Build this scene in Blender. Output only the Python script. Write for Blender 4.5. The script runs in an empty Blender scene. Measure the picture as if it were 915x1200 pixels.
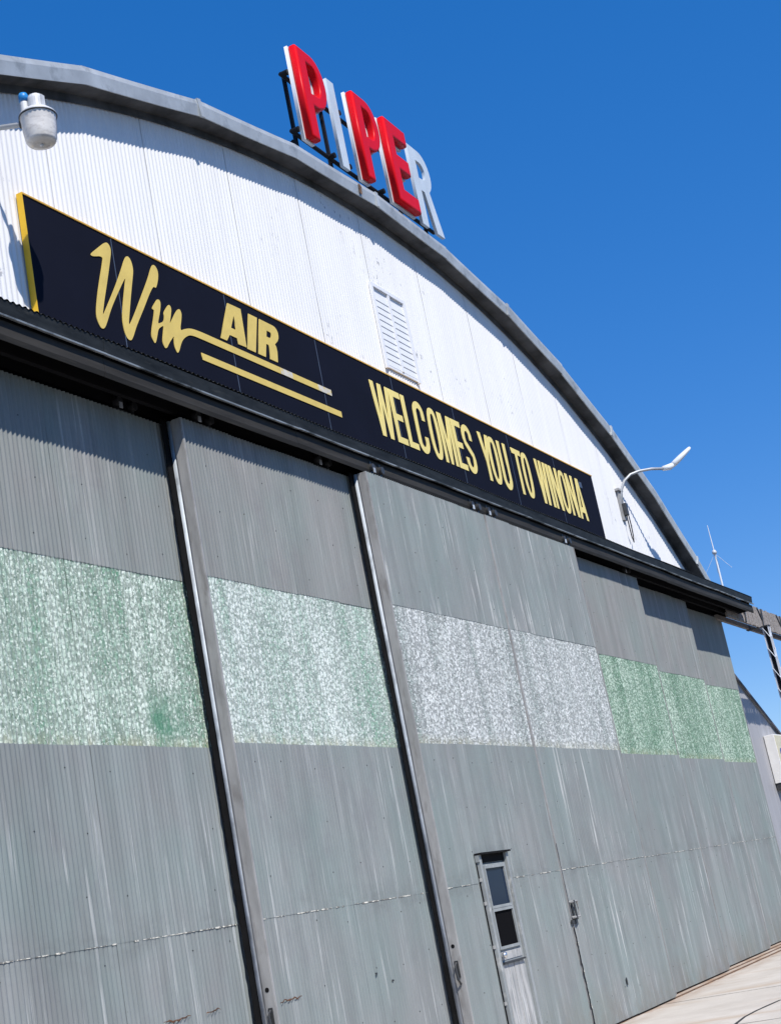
import bpy, math, random
from mathutils import Vector, Matrix
random.seed(7)
SC = bpy.context.scene
COL = SC.collection
R_ = math.radians

# ------------------------------------------------------------------ camera
cam_d = bpy.data.cameras.new('camera')
cam = bpy.data.objects.new('camera', cam_d)
COL.objects.link(cam)
cam_d.sensor_fit = 'VERTICAL'
cam_d.sensor_height = 24.0
cam_d.lens = 24.0 * 1767.7 / 1200.0
cam_d.clip_start = 0.05
cam_d.clip_end = 2000
_yaw, _pit, _rol = R_(65.0895), R_(15.0786), R_(-11.2156)
_f = Vector((math.sin(_yaw)*math.cos(_pit), math.cos(_yaw)*math.cos(_pit), math.sin(_pit)))
_r0 = Vector((math.cos(_yaw), -math.sin(_yaw), 0))
_u0 = _r0.cross(_f)
_r = math.cos(_rol)*_r0 + math.sin(_rol)*_u0
_u = -math.sin(_rol)*_r0 + math.cos(_rol)*_u0
cam.matrix_world = Matrix(((_r.x, _u.x, -_f.x, 0.0), (_r.y, _u.y, -_f.y, -6.6455),
                           (_r.z, _u.z, -_f.z, 1.6), (0, 0, 0, 1)))
SC.camera = cam

# ------------------------------------------------------------------ sky, sun, exposure
TO_SUN = Vector((-0.65, -1.0, 1.47)).normalized()
w = bpy.data.worlds.new('World')
SC.world = w
w.use_nodes = True
nt = w.node_tree
bg = nt.nodes['Background']
sky = nt.nodes.new('ShaderNodeTexSky')
sky.sky_type = 'NISHITA'
sky.sun_disc = False
sky.sun_elevation = math.asin(TO_SUN.z)
sky.sun_rotation = math.atan2(TO_SUN.x, TO_SUN.y)
sky.altitude = 300
sky.air_density = 0.75
sky.dust_density = 0.0
sky.ozone_density = 5.0
hsv = nt.nodes.new('ShaderNodeHueSaturation')
hsv.inputs['Saturation'].default_value = 1.86
hsv.inputs['Hue'].default_value = 0.516
hsv.inputs['Value'].default_value = 1.85
gam = nt.nodes.new('ShaderNodeGamma')
gam.inputs[1].default_value = 0.52
nt.links.new(sky.outputs[0], gam.inputs[0])
nt.links.new(gam.outputs[0], hsv.inputs['Color'])
nt.links.new(hsv.outputs[0], bg.inputs[0])
bg.inputs[1].default_value = 0.15
sun_d = bpy.data.lights.new('sun', 'SUN')
sun_d.energy = 4.4
sun_d.angle = R_(0.5)
sun_d.color = (1.0, 0.945, 0.865)
sun = bpy.data.objects.new('sun', sun_d)
COL.objects.link(sun)
sun.location = (0, -30, 40)
sun.rotation_euler = (-TO_SUN).to_track_quat('-Z', 'Y').to_euler()
vs = SC.view_settings
vs.view_transform = 'Standard'
vs.look = 'None'
vs.exposure = 0.28
vs.gamma = 1.0
vs.use_curve_mapping = False

# ------------------------------------------------------------------ materials
class NG:
    def __init__(s, name):
        s.m = bpy.data.materials.new(name)
        s.m.use_nodes = True
        s.t = s.m.node_tree
        s.b = s.t.nodes['Principled BSDF']
        s.pos = s.t.nodes.new('ShaderNodeNewGeometry').outputs['Position']
    def lk(s, a, b): s.t.links.new(a, b)
    def noise(s, sc=(1, 1, 1), scale=1.0, detail=5, rough=.6, off=(0, 0, 0), dist=0):
        mp = s.t.nodes.new('ShaderNodeMapping')
        mp.inputs['Scale'].default_value = sc
        mp.inputs['Location'].default_value = off
        s.lk(s.pos, mp.inputs['Vector'])
        n = s.t.nodes.new('ShaderNodeTexNoise')
        n.inputs['Scale'].default_value = scale
        n.inputs['Detail'].default_value = detail
        n.inputs['Roughness'].default_value = rough
        n.inputs['Distortion'].default_value = dist
        s.lk(mp.outputs[0], n.inputs['Vector'])
        return n.outputs[0]
    def voro(s, sc=(1, 1, 1), scale=1.0, feat='F1', out='Distance', off=(0, 0, 0)):
        mp = s.t.nodes.new('ShaderNodeMapping')
        mp.inputs['Scale'].default_value = sc
        mp.inputs['Location'].default_value = off
        s.lk(s.pos, mp.inputs['Vector'])
        n = s.t.nodes.new('ShaderNodeTexVoronoi')
        n.feature = feat
        n.inputs['Scale'].default_value = scale
        s.lk(mp.outputs[0], n.inputs['Vector'])
        return n.outputs[out]
    def ramp(s, v, a, b, lo=0.0, hi=1.0):
        r = s.t.nodes.new('ShaderNodeMapRange')
        r.inputs[1].default_value = a
        r.inputs[2].default_value = b
        r.inputs[3].default_value = lo
        r.inputs[4].default_value = hi
        s.lk(v, r.inputs[0])
        return r.outputs[0]
    def mul(s, a, b):
        n = s.t.nodes.new('ShaderNodeMath')
        n.operation = 'MULTIPLY'
        for i, v in enumerate((a, b)):
            if isinstance(v, (int, float)): n.inputs[i].default_value = v
            else: s.lk(v, n.inputs[i])
        return n.outputs[0]
    def mix(s, f, a, b, mode='MIX'):
        n = s.t.nodes.new('ShaderNodeMix')
        n.data_type = 'RGBA'
        n.blend_type = mode
        for i, v in ((0, f), (6, a), (7, b)):
            if isinstance(v, (int, float)): n.inputs[i].default_value = v
            elif isinstance(v, tuple): n.inputs[i].default_value = (*v[:3], 1)
            else: s.lk(v, n.inputs[i])
        return n.outputs[2]
    def xyz(s):
        n = s.t.nodes.new('ShaderNodeSeparateXYZ')
        s.lk(s.pos, n.inputs[0])
        return n.outputs
    def rnd(s): return s.t.nodes.new('ShaderNodeObjectInfo').outputs['Random']
    def col(s, c):
        if isinstance(c, tuple): s.b.inputs['Base Color'].default_value = (*c[:3], 1)
        else: s.lk(c, s.b.inputs['Base Color'])
    def set(s, rough=.6, metal=0.0, spec=None):
        s.b.inputs['Roughness'].default_value = rough
        s.b.inputs['Metallic'].default_value = metal
        if spec is not None: s.b.inputs['Specular IOR Level'].default_value = spec
        return s
    def bump(s, h, strength=.3, dist=.01):
        n = s.t.nodes.new('ShaderNodeBump')
        n.inputs['Strength'].default_value = strength
        n.inputs['Distance'].default_value = dist
        s.lk(h, n.inputs['Height'])
        s.lk(n.outputs[0], s.b.inputs['Normal'])

def scl(c, k): return tuple(min(1, v*k) for v in c)

def plain(name, c, rough=.6, metal=0.0, var=.18, scale=4.0, stretch=(1, 1, 1), c2=None, thr=(.55, .75), bump=0):
    g = NG(name)
    k = g.ramp(g.noise(stretch, scale), .3, .7)
    base = g.mix(k, scl(c, 1-var), scl(c, 1+var))
    if c2:
        base = g.mix(g.ramp(g.noise(stretch, scale*1.7, off=(3.1, 7.7, 1.3)), *thr), base, c2)
    g.col(base)
    g.set(rough, metal)
    if bump: g.bump(g.noise((1, 1, 1), scale*8), bump)
    return g.m

def sheet_material(name, base, light, streak=.5, dark=.35):
    g = NG(name)
    s1 = g.ramp(g.noise((5, 1, .30), 1.0, 7, .65), .28, .72)
    c = g.mix(s1, scl(base, .72), scl(base, 1.22))
    b1 = g.ramp(g.noise((.9, 1, .8), 1.0, 4, .6, (4, 0, 2)), .35, .65)
    c = g.mix(g.mul(b1, .5), c, (base[0]*.80, base[1]*1.04, base[2]*1.0))
    c = g.mix(g.mul(g.ramp(g.noise((1.4, 1, 1.1), 1.3, 5, .7, (9, 0, 5)), .52, .72), .45), c, (base[0]*.74, base[1]*.71, base[2]*.76))
    # pale runs and chips
    l1 = g.mul(g.ramp(g.noise((26, 1, .55), 1.0, 6, .7, (1, 0, 9)), .55, .68), g.ramp(g.noise((1.1, 1, .9), 1.0, 3, .5, (7, 0, 3)), .36, .60))
    c = g.mix(g.mul(l1, streak), c, light)
    # dark runs
    d1 = g.mul(g.ramp(g.noise((19, 1, .4), 1.0, 6, .7, (5, 0, 1)), .56, .70), g.ramp(g.noise((1.3, 1, 1.), 1.0, 3, .5, (2, 0, 8)), .40, .65))
    c = g.mix(g.mul(d1, dark), c, scl(base, .45))
    c = g.mix(g.mul(g.ramp(g.noise((60, 60, 40), 1.0, 3, .6), .66, .74), .35), c, scl(base, .5))
    zz = g.xyz()[2]
    sm = g.mul(g.mul(g.ramp(zz, 1.66, 1.80), g.ramp(zz, 2.06, 1.90)), g.ramp(g.noise((1.5, 1, 3), 1.0, 5, .7, (6, 0, 2)), .46, .66))
    c = g.mix(g.mul(sm, .45), c, scl(base, .55))
    # mud splashed along the foot
    z = g.xyz()[2]
    mud = g.mul(g.ramp(z, .55, .0), g.ramp(g.noise((2.2, 1, 1.5), 1.0, 5, .7, (0, 0, 4)), .40, .62))
    c = g.mix(g.mul(mud, .55), c, (.17, .145, .115))
    c = g.mix(g.ramp(g.rnd(), 0, 1, 0, .18), c, scl(base, .70))
    g.col(c)
    g.set(.62, .0, .35)
    g.bump(g.noise((3.0, 1, 1.2), 1.0, 4, .6), .5, .012)
    return g.m

def fibre_material(name, pale, mid, green, amount, off, patch=False):
    """weather-bleached ribbed fibreglass: pale glass strands, painted bright glints, greener where the runs kept it clean"""
    g = NG(name)
    sp = g.ramp(g.noise((50, 50, 32), 1.0, 5, .8, off), .41, .59)
    c = g.mix(sp, pale, mid)
    st = g.ramp(g.noise((3.4, 1, .13), 1.0, 4, .55, off), .49, .62)
    st_n = g.ramp(g.noise((7.5, 1, .25), 1.0, 4, .6, (off[0]+1, 0, off[2])), .50, .60)
    sp2 = g.ramp(g.noise((34, 34, 20), 1.0, 5, .8, (off[0]+4, 0, 9)), .40, .58, .35, 1.0)
    c = g.mix(g.mul(g.mul(st, sp2), amount), c, green)
    c = g.mix(g.mul(g.mul(st_n, sp2), amount*.62), c, green)
    blot = g.ramp(g.noise((1.3, 1, 1.0), 1.0, 4, .6, (off[0]+2, 0, 5)), .48, .70)
    c = g.mix(g.mul(blot, .45), c, tuple(min(1, v*1.12) for v in pale))
    st3 = g.ramp(g.noise((4.6, 1, .16), 1.0, 5, .6, (off[0]+7, 0, off[2]+3)), .54, .64)
    c = g.mix(g.mul(st3, amount*.5), c, scl(green, 1.25))
    fl = g.voro((42, 12, 26), 1.0, 'F1', 'Distance', off)
    c = g.mix(g.mul(g.ramp(fl, .36, .60), .75), c, scl(mid, .45))
    c = g.mix(g.mul(g.ramp(g.noise((66, 20, 42), 1.0, 2, .6, (3, 2, 1)), .56, .62), .7), c, tuple(min(.88, v*1.06) for v in pale))  # pale specks paint glints into the colour
    c = g.mix(g.mul(g.ramp(g.noise((66, 20, 44), 1.0, 2, .6, (8, 2, 4)), .59, .65), .75), c, scl(green, .4))
    # grime along the bottom lap
    z = g.xyz()[2]
    c = g.mix(g.mul(g.mul(g.ramp(z, 3.42, 3.31), g.ramp(g.noise((8, 1, 3), 1.0, 4, .7), .40, .62)), .5), c, (.36, .34, .20))
    if patch:
        x, y, z = g.xyz()
        jx = g.noise((7, 1, 7), 1.0, 4, .7)
        def band(v, a, b, e):
            return g.mul(g.ramp(v, a-e, a+e), g.ramp(v, b+e, b-e))
        pm = g.mul(g.mul(band(x, 9.92, 10.42, .06), band(z, 3.36, 3.72, .10)), g.ramp(jx, .30, .60))
        c = g.mix(g.mul(pm, .82), c, (.06, .20, .12))
    c = g.mix(g.ramp(g.rnd(), 0, 1, 0, .14), c, mid)
    g.col(c)
    g.set(.5, .0, .35)
    g.bump(g.noise((38, 38, 26), 1.0, 3, .7), .6, .012)
    return g.m

M = {}
M['sheet'] = sheet_material('grey_painted_sheet', (.232, .246, .248), (.52, .54, .54), .75, .5)
M['sheet_up'] = sheet_material('weathered_grey_sheet', (.240, .243, .240), (.50, .51, .50), .55, .45)
M['sheet_front'] = sheet_material('streaked_grey_sheet', (.240, .253, .255), (.66, .67, .66), 1.0, .6)
M['fibre_green_white'] = fibre_material('fibreglass_white_green', (.74, .81, .75), (.37, .47, .395), (.065, .21, .12), 1.0, (0, 0, 0), True)
M['fibre_pale_green'] = fibre_material('fibreglass_pale_green', (.76, .81, .78), (.40, .48, .44), (.08, .25, .145), 1.0, (5, 0, 2))
M['fibre_silver'] = fibre_material('fibreglass_silver', (.76, .79, .785), (.42, .45, .445), (.17, .225, .205), .9, (11, 0, 6))
M['fibre_green'] = fibre_material('fibreglass_green', (.60, .71, .61), (.20, .335, .24), (.065, .18, .10), .95, (17, 0, 3))

def white_wall():
    g = NG('white_painted_corrugated')
    c = g.mix(g.ramp(g.noise((4, 1, .3), 1.0, 6), .3, .7), (.76, .76, .76), (.83, .83, .83))
    chips = g.mul(g.ramp(g.noise((15, 1, 7), 1.0, 5, .7), .61, .66), g.ramp(g.noise((.55, 1, .8), 1.0, 3, .5, (2.2, 0, 6.4)), .55, .66))
    c = g.mix(chips, c, (.30, .31, .33))
    runs = g.mul(g.ramp(g.noise((30, 1, .35), 1.0, 5, .7, (3, 0, 2)), .64, .74), .22)
    c = g.mix(runs, c, (.52, .53, .54))
    g.col(c)
    g.set(.55, 0, .3)
    return g.m
M['white_wall'] = white_wall()
M['fascia'] = plain('galvanised_fascia', (.46, .49, .505), .5, .25, .22, 2.2, (1, 1, 1), (.20, .22, .23), (.56, .78))
M['soffit'] = plain('dark_soffit', (.085, .088, .092), .8, 0, .5, 2.5)
M['roof'] = plain('weathered_roof_sheet', (.30, .32, .33), .5, .3, .2, 2)
M['dark_metal'] = plain('dark_canopy_paint', (.021, .024, .026), .6, 0, .45, 3, (1, 1, 4), (.055, .056, .052), (.6, .8))
M['canopy_brown'] = plain('weathered_track_cover', (.036, .034, .031), .65, 0, .3, 2, (.5, 1, 5), (.07, .063, .052), (.58, .8))
M['lip'] = plain('bare_metal_lip', (.36, .39, .42), .4, .3, .35, 1.5, (1, 1, 1), (.06, .065, .07), (.48, .62))
M['black'] = plain('black_interior', (.010, .010, .011), .9, 0, .2, 3)
M['rubber'] = plain('black_rubber', (.006, .006, .0065), .8, 0, .3, 8)
M['galv'] = plain('galvanised_channel', (.33, .33, .325), .6, 0, .22, 2.5, (1, 3, .8), (.20, .19, .18), (.52, .75))
M['bright'] = plain('bright_aluminium', (.50, .55, .60), .5, .05, .25, 3, (1, 1, .8), (.27, .30, .33), (.45, .65))
M['steel'] = plain('dark_steel', (.05, .052, .055), .5, .3, .3, 5)
M['rust'] = plain('rust', (.16, .095, .055), .85, 0, .5, 14, (1, 1, 1), (.05, .022, .012), (.5, .65))
M['rust_bright'] = plain('orange_rust', (.11, .048, .022), .85, 0, .5, 14, (1, 1, 1), (.05, .022, .012), (.5, .65))
M['seal_white'] = plain('flaking_sealant', (.60, .59, .53), .8, 0, .3, 20, (1, 1, 1), (.16, .16, .15), (.45, .55))
M['navy'] = plain('navy_sign_panel', (.0048, .0060, .0145), .8, 0, .12, 1.5)
M['joint'] = plain('sign_joint_strip', (.07, .09, .13), .4, 0, .2, 3)
M['gold'] = plain('gold_lettering', (.70, .52, .13), .5, 0, .07, 6)
M['pale_gold'] = plain('pale_gold_lettering', (.86, .70, .23), .5, 0, .06, 6)  # paler gold of the condensed capitals
M['ink'] = plain('black_outline', (.006, .006, .008), .5, 0, .1, 3)
M['faded'] = plain('faded_white_stripe', (.62, .58, .50), .6, 0, .1, 9, (1, 1, 1), (.66, .52, .22), (.5, .6))
M['yellow'] = plain('yellow_sign_edge', (.78, .48, .02), .45, 0, .06, 4)
M['orange'] = plain('amber_trim', (.72, .42, .07), .5, 0, .1, 4)
M['red'] = plain('red_letter_face', (.66, .006, .012), .38, 0, .05, 3)
M['can'] = plain('white_letter_can', (.74, .76, .79), .5, 0, .06, 4)
M['faded_letter'] = plain('faded_letter_plate', (.52, .60, .68), .5, 0, .10, 5, (1, 1, .4))
M['black_pipe'] = plain('black_sign_frame', (.012, .013, .016), .5, 0, .2, 5)
M['white_paint'] = plain('white_vent_paint', (.78, .79, .81), .5, 0, .04, 5)
M['lens'] = plain('cloudy_lamp_lens', (.70, .68, .65), .22, 0, .12, 9, (1, 1, 2.5), (.52, .49, .46), (.52, .75))
M['lamp_metal'] = plain('lamp_housing', (.62, .63, .64), .5, .1, .15, 10)
M['blue'] = plain('blue_photocell', (.02, .22, .55), .4, 0, .1, 10)
M['arm'] = plain('grey_conduit', (.40, .42, .44), .45, .3, .12, 6)
M['lamp_white'] = plain('white_lamp_head', (.74, .78, .82), .35, 0, .05, 6)
M['frame_paint'] = plain('grey_door_paint', (.285, .305, .305), .6, 0, .16, 6, (1, 1, .5), (.5, .5, .48), (.6, .72))
M['worn'] = plain('worn_pale_panel', (.42, .42, .41), .7, 0, .3, 4, (3, 1, .4), (.24, .25, .25), (.48, .68))
M['chrome'] = plain('bright_knob', (.72, .72, .72), .25, .9, .05, 6)
def glass(name, c, rough):
    g = NG(name)
    g.col(c)
    g.set(rough, 0, .8)
    g.b.inputs['IOR'].default_value = 1.5
    return g.m
M['glass'] = glass('dark_window_glass', (.012, .024, .050), .10)
M['glass'].node_tree.nodes['Principled BSDF'].inputs['Specular IOR Level'].default_value = .05
M['screen'] = glass('black_screen_mesh', (.006, .006, .007), .95)
M['screen'].node_tree.nodes['Principled BSDF'].inputs['Specular IOR Level'].default_value = .05
M['leanto'] = plain('pale_grey_siding', (.36, .36, .375), .6, 0, .10, 1.5, (4, 1, .3))
M['trim_dark'] = plain('dark_roof_trim', (.10, .095, .11), .6, 0, .2, 4)
M['cabinet'] = plain('cream_cabinet', (.62, .58, .42), .5, 0, .08, 6)
M['cabinet_white'] = plain('white_cabinet_side', (.78, .77, .74), .5, 0, .05, 6)
M['decal'] = plain('blue_decal', (.10, .12, .28), .5, 0, .2, 8)
M['wood'] = plain('weathered_boards', (.30, .275, .255), .85, 0, .3, 9, (1, 1, 4), (.12, .085, .07), (.55, .75), .3)
M['lattice_white'] = plain('white_lattice_paint', (.62, .66, .72), .5, 0, .1, 6)

def concrete_material():
    g = NG('pale_concrete')
    c = g.mix(g.ramp(g.noise((1, 1, 1), 1.4, 7, .65), .3, .7), (.47, .425, .365), (.60, .555, .49))
    c = g.mix(g.mul(g.ramp(g.noise((1, 1, 1), 40, 3, .7), .55, .7), .4), c, (.38, .34, .29))
    st = g.mul(g.ramp(g.noise((1.5, .30, 1), 1.0, 6, .65, (2, 1, 0)), .53, .70), .55)
    c = g.mix(st, c, (.40, .27, .155))
    y = g.xyz()[1]
    edge = g.mul(g.ramp(y, -.42, .0), g.ramp(g.noise((1.6, 3.5, 1), 1.0, 6, .7), .34, .60))
    c = g.mix(g.mul(edge, .8), c, (.30, .18, .10))
    c = g.mix(g.ramp(g.rnd(), 0, 1, 0, .12), c, (.40, .36, .31))
    g.col(c)
    g.set(.85, 0, .3)
    g.bump(g.noise((1, 1, 1), 30, 4), .25, .006)
    return g.m
M['concrete'] = concrete_material()
M['bounce_cut_asphalt'] = plain('unseen_dark_asphalt', (.050, .049, .048), .9, 0, .25, 3, (1, 1, 1), (.075, .072, .068), (.5, .7), .3)  # invented dark paving out of view, cuts the light bounced from the ground
M['grass_soil'] = plain('dry_grass_ground', (.07, .075, .035), .95, 0, .3, .6)
M['joint_dirt'] = plain('joint_dirt', (.13, .095, .07), .95, 0, .3, 6)
M['tar'] = plain('crack_tar', (.03, .028, .027), .7, 0, .3, 20)

for k_ in ('navy', 'rubber', 'black', 'dark_metal', 'canopy_brown', 'soffit', 'ink', 'black_pipe', 'joint', 'trim_dark', 'wood', 'red'):
    M[k_].node_tree.nodes['Principled BSDF'].inputs['Specular IOR Level'].default_value = .12
M['red'].node_tree.nodes['Principled BSDF'].inputs['Specular IOR Level'].default_value = .12

# ------------------------------------------------------------------ mesh helpers
class MB:
    def __init__(s): s.v, s.f = [], []
    def add(s, vs, fs):
        n = len(s.v)
        s.v += [tuple(p) for p in vs]
        s.f += [tuple(i+n for i in f) for f in fs]
        return s
    def box(s, x0, x1, y0, y1, z0, z1, mat=None):
        vs = [(x, y, z) for z in (z0, z1) for y in (y0, y1) for x in (x0, x1)]
        if mat: vs = [mat @ Vector(p) for p in vs]
        return s.add(vs, [(0, 2, 3, 1), (4, 5, 7, 6), (0, 1, 5, 4), (2, 6, 7, 3), (0, 4, 6, 2), (1, 3, 7, 5)])
    def bar(s, a, b, wx, wy, up=Vector((0, 0, 1))):
        a, b = Vector(a), Vector(b)
        d = (b-a).normalized()
        if abs(d.dot(up)) > .99: up = Vector((0, 1, 0))
        x = d.cross(up).normalized()
        y = x.cross(d)
        vs = []
        for p in (a, b):
            for sx, sy in ((-1, -1), (1, -1), (1, 1), (-1, 1)):
                vs.append(p + x*sx*wx/2 + y*sy*wy/2)
        return s.add(vs, [(3, 2, 1, 0), (4, 5, 6, 7), (0, 1, 5, 4), (1, 2, 6, 5), (2, 3, 7, 6), (3, 0, 4, 7)])
    def tube(s, pts, r, n=10, caps=True):
        pts = [Vector(p) for p in pts]
        rs = r if isinstance(r, (list, tuple)) else [r]*len(pts)
        vs, fs = [], []
        up = Vector((0, 0, 1))
        for i, p in enumerate(pts):
            d = (pts[min(i+1, len(pts)-1)] - pts[max(i-1, 0)]).normalized()
            u = up if abs(d.dot(up)) < .95 else Vector((0, 1, 0))
            x = d.cross(u).normalized()
            y = x.cross(d)
            for k in range(n):
                a = 2*math.pi*k/n
                vs.append(p + (x*math.cos(a) + y*math.sin(a))*rs[i])
        for i in range(len(pts)-1):
            for k in range(n):
                fs.append((i*n+k, i*n+(k+1) % n, (i+1)*n+(k+1) % n, (i+1)*n+k))
        if caps:
            fs.append(tuple(range(n))[::-1])
            fs.append(tuple((len(pts)-1)*n+k for k in range(n)))
        return s.add(vs, fs)
    def lathe(s, prof, c, n=28):
        vs, fs = [], []
        for r, z in prof:
            for k in range(n):
                a = 2*math.pi*k/n
                vs.append((c[0]+r*math.cos(a), c[1]+r*math.sin(a), c[2]+z))
        for i in range(len(prof)-1):
            for k in range(n):
                fs.append((i*n+k, i*n+(k+1) % n, (i+1)*n+(k+1) % n, (i+1)*n+k))
        fs.append(tuple(range(n))[::-1])
        fs.append(tuple((len(prof)-1)*n+k for k in range(n)))
        return s.add(vs, fs)
    def prism(s, poly, y0, y1):            # polygon (x, z) extruded from y0 (front) to y1
        n = len(poly)
        vs = [(x, y0, z) for x, z in poly] + [(x, y1, z) for x, z in poly]
        fs = [tuple(range(n)), tuple(range(2*n-1, n-1, -1))]
        for i in range(n):
            j = (i+1) % n
            fs.append((i, i+n, j+n, j))
        return s.add(vs, fs)
    def mesh(s, name, mat, smooth=False, fix=True):
        me = bpy.data.meshes.new(name)
        me.from_pydata(s.v, [], s.f)
        if fix:
            import bmesh
            bm = bmesh.new()
            bm.from_mesh(me)
            bmesh.ops.recalc_face_normals(bm, faces=bm.faces)
            bm.to_mesh(me)
            bm.free()
        me.materials.append(M[mat])
        if smooth:
            me.polygons.foreach_set('use_smooth', [True]*len(me.polygons))
        me.update()
        return me

def link(name, me, parent=None, loc=None):
    o = bpy.data.objects.new(name, me)
    COL.objects.link(o)
    if parent: o.parent = parent
    if loc: o.location = loc
    return o

def put(name, mb, mat, parent=None, smooth=False, bevel=0):
    o = link(name, mb.mesh(name, mat, smooth), parent)
    if bevel:
        b = o.modifiers.new('bevel', 'BEVEL')
        b.width = bevel
        b.segments = 2
        b.limit_method = 'ANGLE'
    return o

def thing(name, label, cat, loc=(0, 0, 0), group=None):
    o = bpy.data.objects.new(name, None)
    COL.objects.link(o)
    o['label'] = label
    o['category'] = cat
    if group: o['group'] = group
    return o

def structure(o):
    o['kind'] = 'structure'
    return o

def corr(x0, x1, zb, zt, y, waves, amp=.008, seg=8, rows=None, wob=0.0, lean=0.0):
    """corrugated sheet in the XZ plane; zb/zt numbers or functions of x"""
    mb = MB()
    n = waves*seg
    fb = zb if callable(zb) else (lambda x: zb)
    ft = zt if callable(zt) else (lambda x: zt)
    R = rows or 4
    for j in range(R+1):
        for i in range(n+1):
            x = x0 + (x1-x0)*i/n
            z = fb(x) + (ft(x)-fb(x))*j/R
            yy = y + amp*math.cos(2*math.pi*i/seg) + wob*math.sin(i*.13+j*1.7)*math.sin(j*2.1+1) - lean*(j/R-.5)
            mb.v.append((x, yy, z))
    for j in range(R):
        for i in range(n):
            a = j*(n+1)+i
            mb.f.append((a, a+1, a+n+2, a+n+1))
    return mb

def curve_mesh(name, loops, depth, mat, bevel=0.0, res=2):
    """filled 2D outline(s) -> mesh; loops in (x, z); front of the body faces -Y, body spans y 0..-depth around 0"""
    cu = bpy.data.curves.new(name, 'CURVE')
    cu.dimensions = '2D'
    cu.fill_mode = 'BOTH'
    cu.extrude = max(depth/2 - bevel, .0005)
    cu.bevel_depth = bevel
    cu.bevel_resolution = res
    cu.offset = -bevel
    for lp in loops:
        sp = cu.splines.new('POLY')
        sp.points.add(len(lp)-1)
        for p, (x, z) in zip(sp.points, lp): p.co = (x, z, 0, 1)
        sp.use_cyclic_u = True
    tmp = bpy.data.objects.new(name, cu)
    COL.objects.link(tmp)
    dg = bpy.context.evaluated_depsgraph_get()
    me = bpy.data.meshes.new_from_object(tmp.evaluated_get(dg))
    bpy.data.objects.remove(tmp)
    bpy.data.curves.remove(cu)
    me.name = name
    for v in me.vertices:
        x, y, z = v.co
        v.co = (x, -z, y)
    me.materials.clear()
    me.materials.append(M[mat])
    me.update()
    return me

# ------------------------------------------------------------------ dimensions
XC = 17.0
ZC, RO, RI = -11.088, 21.876, 21.70          # arch centre height, fascia outer / inner radius
YW = 0.68                                     # white gable wall
YF = 0.44                                     # fascia plane
STEP = 0.20                                   # door planes step back by this
XL, XR = 4.33, 29.67
def arch(x, r): return ZC + math.sqrt(max(r*r-(x-XC)**2, 0))

# ------------------------------------------------------------------ ground
g = MB()
g.add([(-600, -600, -.05), (900, -600, -.05), (900, 900, -.05), (-600, 900, -.05)], [(0, 1, 2, 3)])
ground = structure(put('ground', g, 'grass_soil'))
unseen_asphalt_apron = MB()
unseen_asphalt_apron.box(-120, 160, -120, -3.87, -.045, -.004)
unseen_asphalt_apron.box(-120, 160, 0.9, 120, -.045, -.006)
unseen_asphalt_apron.box(-120, 4.7, -3.86, .89, -.045, -.004)
unseen_asphalt_apron.box(36.0, 160, -3.86, .89, -.045, -.004)
apron_o = structure(put('unseen_asphalt_apron', unseen_asphalt_apron, 'bounce_cut_asphalt'))  # unseen dark surface added to weaken ground bounce under soffits and canopy
ex = [4.72 + 1.84*i for i in range(18)]
slab_i = 0
for i in range(17):
    for (ya, yb) in ((-3.84, -.062),):
        mb = MB()
        gap = random.uniform(.012, .018)
        dz = random.uniform(-.003, .003)
        mb.box(ex[i]+gap, ex[i+1]-gap, ya, yb, -.12, dz)
        o = put('concrete_slab', mb, 'concrete', apron_o)
# door-track strip: rusty kerb iron with dirt along the foot of the doors
tr = MB()
for k in range(4):
    tr.box(3.8, 31.2, .03+STEP*k, .07+STEP*k, -.04, -.004)
o = put('floor_rail', tr, 'rust', apron_o)

tr = MB()
tr.box(3.8, 34.4, -.058, .88, -.05, -.014)
put('track_bed', tr, 'concrete', apron_o)
# tarred crack across the slabs
mb = MB()
pts = []
cx, cy = 17.75, -1.72
path = [(17.9, -2.25), (17.55, -2.02), (17.2, -1.98), (16.8, -1.94), (16.35, -1.93), (15.8, -1.98), (15.2, -2.2)]
L, Rr_ = [], []
for i, (x, y) in enumerate(path):
    wd = random.uniform(.012, .022)
    L.append((x, y-wd, .0065)); Rr_.append((x, y+wd, .0065))
n = len(path)
mb.add(L+Rr_, [(i, i+1, n+i+1, n+i) for i in range(n-1)])
put('tarred_crack', mb, 'tar', apron_o)

# ------------------------------------------------------------------ hangar
hangar = thing('hangar', 'large arched aircraft hangar with white gable and grey corrugated sliding doors', 'hangar')

# gable backing and its corrugated sheets
NSEG = 60
outl = [(XL+.02, 0.02), (XL+.02, 6.5)] 
arc_pts = [(XL+.02+(XR-XL-.04)*i/NSEG, arch(XL+.02+(XR-XL-.04)*i/NSEG, RI-.02)) for i in range(NSEG+1)]
poly = [(XL+.02, 6.2)] + arc_pts + [(XR-.02, 6.2)]
mb = MB().prism(poly, YW+.03, YW+.15)
gable = put('gable_wall', mb, 'white_wall', hangar)
pw = .0677*12
x = XL + .03
k = 0
while x < XR - .1:
    x1 = min(x+pw, XR-.03)
    waves = max(2, round((x1-x)/.0677))
    mb = corr(x, x1, 6.45, (lambda xx: min(arch(xx, RI-.06), 99)), YW - (.002 if k % 2 else 0), waves, .0052, 6, 6, .0012)
    link('wall_sheet', mb.mesh('wall_sheet', 'white_wall', True, False), gable)
    x = x1
    k += 1
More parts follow.
